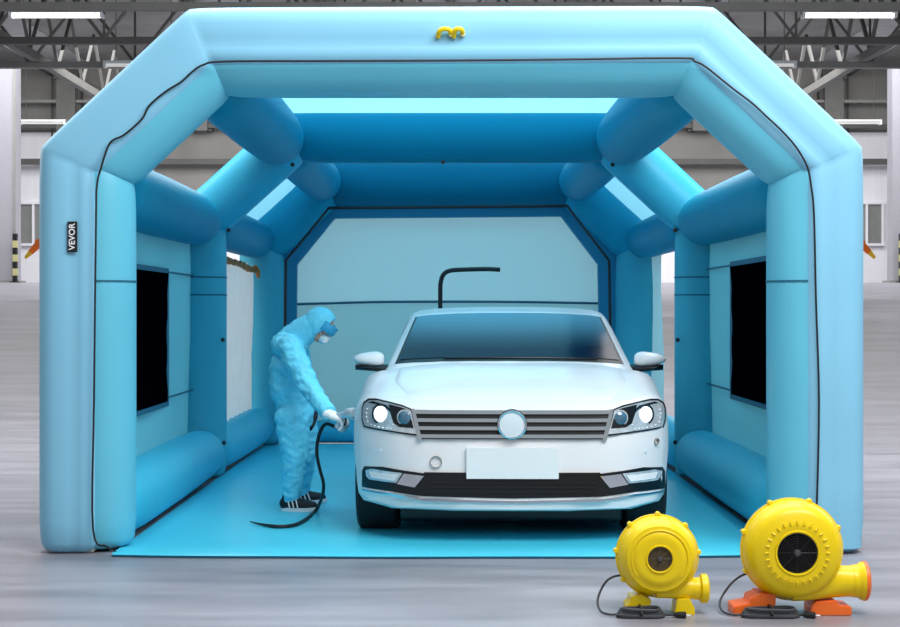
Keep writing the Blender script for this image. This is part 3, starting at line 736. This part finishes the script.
def cord(t, pts, coil, plug, ox):
    mb = MB(); P = [Vector(((x-450)/sB-ox, y, z)) for x, y, z in pts]
    mb.tube(cr_path(P, 8), .0055, M['cord'], 8)
    x0, x1, yy = coil; x0 = (x0-450)/sB-ox; x1 = (x1-450)/sB-ox
    for k in range(4):
        o = .012*k; r = .014
        loop = []
        for j in range(24):
            a = 2*PI*j/24; w = (x1-x0)/2-.006*k
            loop.append(((x0+x1)/2+w*math.copysign(abs(math.cos(a))**.5,math.cos(a)), yy+.035*math.sin(a)+.006*math.sin(k), .010+.009*k+.003*math.sin(a*2)))
        mb.tube(loop+[loop[0]], .0085, M['cord'], 8)
    mb.tube([((x0+x1)/2,yy-.045,.02),((x0+x1)/2,yy-.03,.048),((x0+x1)/2,yy+.03,.048),((x0+x1)/2,yy+.045,.02)], .007, M['blackpl'], 8)
    pl = [Vector(((x-450)/sB-ox, y, z)) for x, y, z in plug]
    mb.tube(cr_path([(x1,yy,.012)]+pl[:1],6), .0055, M['cord'], 8)
    c = mb.build('power_cord', t)
    mb = MB(); d = (pl[1]-pl[0]).normalized(); mb.tube([pl[0],pl[0]+d*.02,pl[0]+d*.05,pl[0]+d*.055], [.008,.014,.016,.01], M['blackpl'], 12)
    for s in (-.007,.007): mb.tube([pl[0]+d*.055+Vector((0,s,0)), pl[0]+d*.075+Vector((0,s,0))], .0025, M['steel'], 6)
    mb.build('plug', c); return c
cord(bl, [(760,.12,.16),(748,.1,.155),(735,.08,.12),(724,.06,.06),(720.5,.02,.03),(722,-.04,.012),(730,-.09,.008),(740,-.1,.012)], (738,793,-.11), [(797,-.12,.014),(808,-.135,.014)], cx)
# smaller blower
cx2 = (657-450)/sB; cz2 = bz_(555.5)
b2 = blower('air_blower', 'small all-yellow air blower with a brown intake, in front of the right front wheel', 0, cz2, 41/sB, .22, (-.01,(699-657)/sB,bz_(588.5),10/sB,10.5/sB), .30, M['yellow'], M['yellow'], (cx2,Yb,0), 'yellow blowers in front of the booth', False)
q = lambda px, py: ((px-657)/sB, max(0, bz_(py)))
foot(b2, [q(625,613.1),q(646,613.1),q(650,598),q(640,592),q(629,595),q(629,600),q(625,603)], -.06, .07, M['yellow'])
foot(b2, [q(673,613.1),q(693,613.1),q(693,606),q(690,601),q(688,596),q(675,597)], -.06, .07, M['yellow'])
cord(b2, [(632,.1,.13),(622,.1,.15),(610,.08,.135),(602,.06,.09),(598,.02,.045),(600,-.04,.015),(608,-.08,.008),(616,-.1,.012)], (615,660,-.11), [(670,-.12,.014),(681,-.13,.014)], cx2)

# ================================================================== PERSON
def ellip(mb, c, r, rot=None, n=16, m=None):
    c = Vector(c); rings = []
    for i in range(1, n):
        ph = PI*i/n
        rings.append([c + ((rot @ Vector((r[0]*math.sin(ph)*math.cos(2*PI*j/n), r[1]*math.sin(ph)*math.sin(2*PI*j/n), r[2]*math.cos(ph)))) if rot else Vector((r[0]*math.sin(ph)*math.cos(2*PI*j/n), r[1]*math.sin(ph)*math.sin(2*PI*j/n), r[2]*math.cos(ph)))) for j in range(n)])
    mb.loft(rings, m or M['suit'])
def cap(mb, a, b, ra, rb, m=None, n=14):
    a, b = Vector(a), Vector(b); d = (b-a).normalized(); pts = []; rr = []
    for k in range(5): th = PI/2*k/5; pts.append(a-d*ra*math.cos(th)); rr.append(max(.001,ra*math.sin(th)))
    pts.append(a); rr.append(ra); pts.append(b); rr.append(rb)
    for k in range(1,6): th = PI/2*k/5; pts.append(b+d*rb*math.sin(th)); rr.append(max(.001,rb*math.cos(th)))
    mb.tube(pts, rr, m or M['suit'], n)
def meld(mb, voxel, smooth_it, name, parent, m, wrinkle=0):
    o = mb.build('meld_source')
    md = o.modifiers.new('r','REMESH'); md.mode = 'VOXEL'; md.voxel_size = voxel
    dg = bpy.context.evaluated_depsgraph_get(); me = bpy.data.meshes.new_from_object(o.evaluated_get(dg)); bpy.data.objects.remove(o)
    bm = bmesh.new(); bm.from_mesh(me)
    for _ in range(smooth_it): bmesh.ops.smooth_vert(bm, verts=bm.verts[:], factor=.5, use_axis_x=True, use_axis_y=True, use_axis_z=True)
    if wrinkle:
        bm.normal_update()
        for v in bm.verts:
            p = v.co; q_ = noise.noise(Vector((p.x*14+p.z*9, p.y*14, p.z*26-p.x*8))) + .6*noise.noise(Vector((p.x*30, p.y*30, p.z*48+p.x*20)))
            v.co += v.normal*wrinkle*q_
    bm.to_mesh(me); bm.free(); me.name = name; me.materials.clear(); me.materials.append(m)
    me.polygons.foreach_set('use_smooth', [True]*len(me.polygons))
    o = bpy.data.objects.new(name, me); C.objects.link(o); o.parent = parent; return o
base = Vector((-1.04,1.86,0.016))
per = thing('person', 'person in light blue hooded coverall, goggles and mask, head bowed, spraying the car', 'person', base)
def pp(px, py, d): return at(px, py, d-9)-base       # d = distance from the camera
mb = MB()
pelvis = pp(296,413,10.88); chest = pp(290,368,10.86); upch = pp(290,345,10.84); neck = pp(301,332,10.82)
ellip(mb, pelvis, (.125,.15,.13)); ellip(mb, pp(294,396,10.87), (.135,.15,.13)); ellip(mb, pp(291,378,10.86), (.135,.155,.14)); ellip(mb, chest, (.135,.165,.13)); ellip(mb, upch, (.125,.165,.10))
ellip(mb, pp(288,385,10.86), (.125,.15,.16))
cap(mb, upch, neck, .095, .07); cap(mb, neck, pp(311,327,10.81), .075, .07); ellip(mb, pp(284,346,10.84), (.085,.15,.08))
shN = pp(290,347,10.66); elN = pp(309,387,10.48); wrN = pp(327,411,10.25)
shF = pp(297,346,11.02); elF = pp(304,383,11.06); wrF = pp(313,402,10.96)
cap(mb, shN, elN, .088, .072); cap(mb, elN, wrN, .07, .052); cap(mb, shF, elF, .085, .068); cap(mb, elF, wrF, .066, .048)
hipN = pp(292,418,10.80); knN = pp(295,456,10.80); anN = pp(292,494,10.84)
hipF = pp(302,418,10.98); knF = pp(304,455,11.06); anF = pp(301,487,11.26)
cap(mb, hipN, knN, .118, .088); cap(mb, knN, anN, .086, .066); cap(mb, hipF, knF, .112, .086); cap(mb, knF, anF, .084, .066)
body = meld(mb, .011, 5, 'body', per, M['suit'], .011)
# head: face with nose, hood over it, goggles and mask
hc = pp(319.5,323.5,10.80); tilt = Matrix.Rotation(math.radians(38), 3, 'Y')       # face looks along local +x, bowed forward and down
def hp(x, y, z): return hc + tilt @ Vector((x,y,z))
mb = MB(); ellip(mb, hc, (.088,.070,.102), tilt, 20, M['skin']); ellip(mb, hp(.045,0,-.05), (.052,.05,.06), tilt, 16, M['skin'])
ellip(mb, hp(.098,0,-.012), (.018,.013,.024), tilt, 12, M['skin']); ellip(mb, hp(.082,0,.022), (.015,.05,.016), tilt, 12, M['skin'])
ellip(mb, hp(.088,0,-.052), (.014,.026,.011), tilt, 12, M['skin'])
for s in (-1,1): ellip(mb, hp(.0,s*.074,-.012), (.02,.010,.031), tilt, 12, M['skin'])
cap(mb, hp(-.02,0,-.05), pp(306,334,10.81), .05, .055, M['skin'])
meld(mb, .006, 3, 'face', per, M['skin'])
for s in (-1,1):
    mb = MB(); ellip(mb, hp(.083,s*.03,.008), (.011,.013,.010), tilt, 12, M['white']); ey = mb.build('eye', per)
    mb = MB(); ellip(mb, hp(.092,s*.03,.007), (.004,.006,.006), tilt, 10, M['black']); mb.build('pupil', ey)
mb = MB(); n = 24; rings = []                                                      # hood: open in front around the face
for i in range(0, 14):
    ph = PI*(.0+.64*i/13); r = math.sin(ph) if i else .02
    rings.append([hc + tilt @ (Matrix.Rotation(math.radians(-78),3,'Y') @ Vector((.112*r*math.cos(2*PI*j/n), .09*r*math.sin(2*PI*j/n)+.0, .108*math.cos(ph)+.004*math.sin(j*2.1)*r))) for j in range(n)])
for k, s in enumerate((.93,)):
    c = sum((Vector(p) for p in rings[-1]), Vector())/n; rings.append([c+(Vector(p)-c)*s for p in rings[-1]])
mb.loft(rings, M['suit'], caps=False)
hd = mb.build('hood', per, angle=80)
mb = MB(); cap(mb, pp(310,327,10.81), pp(300,334,10.83), .090, .10); cap(mb, pp(301,333,10.83), pp(292,340,10.84), .10, .10); meld(mb, .009, 3, 'hood_collar', per, M['suit'], .005)
mb = MB(); rings = []
for k in range(13):
    a = math.radians(-78+156*k/12); x, y = .098*math.cos(a), .088*math.sin(a)
    rings.append([hp(x+.008+dx*math.cos(a), y+dx*math.sin(a), .012+dz) for dx, dz in ((0,-.03),(.012,-.03),(.018,-.02),(.018,.02),(.012,.034),(0,.034))])
mb.loft(rings, M['suitdk']); gg = mb.build('goggles', per); gg['label'] = 'blue wrap-around goggles'
mb = MB(); ellip(mb, hp(.082,0,-.058), (.042,.052,.042), tilt, 18, M['mask']); mk = mb.build('face_mask', per); mk['label'] = 'pale face mask'
mb = MB(); mb.lathe([(0,-.012),(.018,-.012),(.02,0),(0,.004)], M['white'], hp(.098,-.034,-.062), 'Y', 14); mb.build('mask_valve', mk)
for s in (-1,1):
    mb = MB(); mb.tube([hp(.06,s*.05,-.05), hp(.03,s*.078,-.03), hp(-.01,s*.088,-.0)], .003, M['mask'], 6); mb.build('mask_strap', mk)
# gloved hands (palm, four fingers, thumb)
def hand(wr_, d, up, side, L, curl, name, m):
    d = Vector(d).normalized(); up = (Vector(up)-d*Vector(up).dot(d)).normalized(); sd = d.cross(up)*side
    P = lambda a, b, c: wr_ + d*a*L + up*b*L + sd*c*L       # along, thickness, across
    mb = MB()
    cap(mb, P(-.12,0,0), P(.12,0,0), .19*L, .19*L, m); 
    for c in (-.19,-.06,.07,.19): cap(mb, P(.12,0,c*.7), P(.48,.02,c), .13*L, .105*L, m)
    for c, l in ((-.21,.9),(-.07,1.0),(.07,.95),(.2,.76)):
        a, b = .5, .0; ang = 0; prev = P(a,b+.02,c); r = .082*L
        for k, s in enumerate((.23,.17,.13)):
            ang += curl[k]; a += s*l*math.cos(ang); b -= s*l*math.sin(ang); cur = P(a,b,c*(1+.05*k)); cap(mb, prev, cur, r, r*.92, m, 10); prev = cur; r *= .92
    t0, t1, t2 = P(.1,-.02,-.2), P(.33,-.2,-.36), P(.56,-.3,-.28)
    cap(mb, t0, t1, .12*L, .095*L, m, 10); cap(mb, t1, t2, .092*L, .078*L, m, 10)
    return meld(mb, .0045, 2, name, per, m)
gl = hand(wrN+(wrN-elN).normalized()*.045, (.82,-.25,-.28), (.35,-.25,.9), 1, .178, (.75,.9,.7), 'glove', M['glove']); gl['label'] = 'white glove on the hand holding the spray gun'
g2 = hand(wrF+(wrF-elF).normalized()*.03, (-.02,-.05,-1), (.9,.2,.1), 1, .165, (.15,.2,.15), 'glove', M['shoe']); g2['label'] = 'dark glove on the lowered far hand'
mb = MB(); mb.tube([wrN-(wrN-elN).normalized()*.02, wrN+(wrN-elN).normalized()*.035], [.056,.05], M['suit'], 18); mb.build('cuff', per)
# shoes
def shoe(an, gz_, d, name):
    d = Vector(d).normalized(); sd = Vector((-d.y,d.x,0)); o = Vector((an.x,an.y,gz_))
    P = lambda a, b, c: o + d*a + sd*b + Vector((0,0,c))
    mb = MB(); cap(mb, P(-.045,0,.05), P(.03,0,.052), .042, .046, M['shoe']); cap(mb, P(.03,0,.045), P(.14,.004,.036), .047, .034, M['shoe']); cap(mb, P(-.03,0,.05), P(-.02,0,.1), .042, .046, M['shoe'])
    s = meld(mb, .006, 3, name, per, M['shoe'])
    mb = MB(); rings = []
    for z in (0,.012,.024):
        ring = []
        for j in range(28):
            a = 2*PI*j/28; u = .052+.13*math.cos(a); w = .046*math.sin(a)*(1+.12*math.cos(a))
            ring.append(P(u, w, z+.010*max(0,math.cos(a))**3*(1)))
        rings.append(ring)
    mb.loft(rings, M['white']); mb.build('sole', s)
    mb = MB()
    for k in range(3): x = .0+.028*k; mb.tube([P(x,-.050,.028),P(x-.008,-.046,.052),P(x-.016,-.036,.076)], .0045, M['white'], 6)
    mb.build('stripes', s)
    mb = MB()
    for k in range(4): x = .03+.02*k; mb.tube([P(x,-.022,.086-.009*k),P(x+.004,0,.094-.009*k),P(x,.022,.086-.009*k)], .003, M['white'], 6)
    mb.build('laces', s)
shoe(anN+Vector((0,0,0)), 0, (.97,-.22,0), 'shoe'); shoe(anF, 0, (.93,.2,0), 'shoe')

# ================================================================== SPRAY GUN + HOSE
gd = Vector((.60,-.78,.16)).normalized()
hold = wrN+base+(wrN-elN).normalized()*.045 + Vector((.085,-.06,.0))
gun = thing('spray_gun', 'silver paint spray gun held by the person in blue, hose trailing to the mat', 'spray gun', hold)
mb = MB(); mb.tube([-gd*.07, gd*.07], [.024,.022], M['steel'], 14); mb.tube([gd*.05+Vector((0,0,.0)), gd*.05+Vector((-.004,0,.035))], .010, M['steel'], 10); mb.build('gun_body', gun)
mb = MB(); mb.tube([gd*.065, gd*.075, gd*.12, gd*.135], [.02,.036,.036,.026], M['steel'], 18); mb.build('nozzle', gun)
mb = MB(); mb.tube([-gd*.025, -gd*.03+Vector((-.006,0,-.035)), -gd*.045+Vector((-.012,0,-.07))], [.017,.016,.018], M['steel'], 12); mb.build('handle', gun)
mb = MB(); mb.tube([gd*.03+Vector((0,0,-.015)), gd*.03+Vector((.004,0,-.04)), gd*.015+Vector((0,0,-.065))], .006, M['black'], 8); mb.build('trigger', gun)
hw = [(-gd*.045+Vector((-.012,0,-.07)))+hold, at(327,424,1.30)]
hw += [at(321.5,429,1.32), at(317.5,442,1.35), at(317,455,1.36), at(320,470,1.38), at(323.5,484,1.4)]
def ground(px, py):
    d = (CAM_H-.03)*F_PX/(py-HOR); return Vector(((px-450)*d/F_PX, d-9, .03))
hw += [at(322,497,1.50), ground(316,510), ground(306,519), ground(294,525), ground(278,526.5), ground(262,524.5), ground(250,521.5)]
mb = MB(); path = cr_path([Vector(p)-hold for p in hw], 8); k = len(path); mb.tube(path, [.011]*(k-14)+[.011-.0006*i for i in range(14)], M['black'], 10); h = mb.build('hose', gun); h['label'] = 'black air hose curling onto the mat'

# ================================================================== LIGHT
w = bpy.data.worlds.new('world'); sc.world = w; w.use_nodes = True
bg = w.node_tree.nodes['Background']; bg.inputs['Color'].default_value = (.92,.97,1,1); bg.inputs['Strength'].default_value = .42
def area(name, loc, tgt, size, power, col=(1,1,1)):
    l = bpy.data.lights.new(name, 'AREA'); l.shape = 'RECTANGLE'; l.size, l.size_y = size; l.energy = power; l.color = col
    o = bpy.data.objects.new(name, l); C.objects.link(o); o.location = loc
    o.rotation_euler = (Vector(tgt)-Vector(loc)).to_track_quat('-Z','Y').to_euler(); return o
area('hall_light_front', (3.2,-4.6,6.6), (0,.5,2.0), (6,3), 620)
area('fill_light_beam', (.6,-2.3,5.4), (0,.1,2.8), (5,1), 45)  # added fill without a fixture, brightens the top of the front arch
area('fill_light_left', (-7.5,6,5), (-2,5.8,1), (2,5), 230)  # added fill without a fixture, brightens the film curtain and left wall
area('fill_light_right', (7.5,6,5), (2,5.8,1), (2,5), 150)  # added fill without a fixture, counterpart on the right side
area('hall_light_top', (0,4,7.4), (0,4,0), (9,8), 1150)
area('hall_light_rear', (0,27,7.2), (0,28.5,0), (24,7), 2500)
area('fill_light_behind', (0,14,5.6), (0,7.5,1.0), (9,2), 360)  # added fill without a fixture, shines through the back wall fabric
vs_ = sc.view_settings; vs_.view_transform = 'Standard'; vs_.look = 'None'; vs_.exposure = 0; vs_.gamma = 1
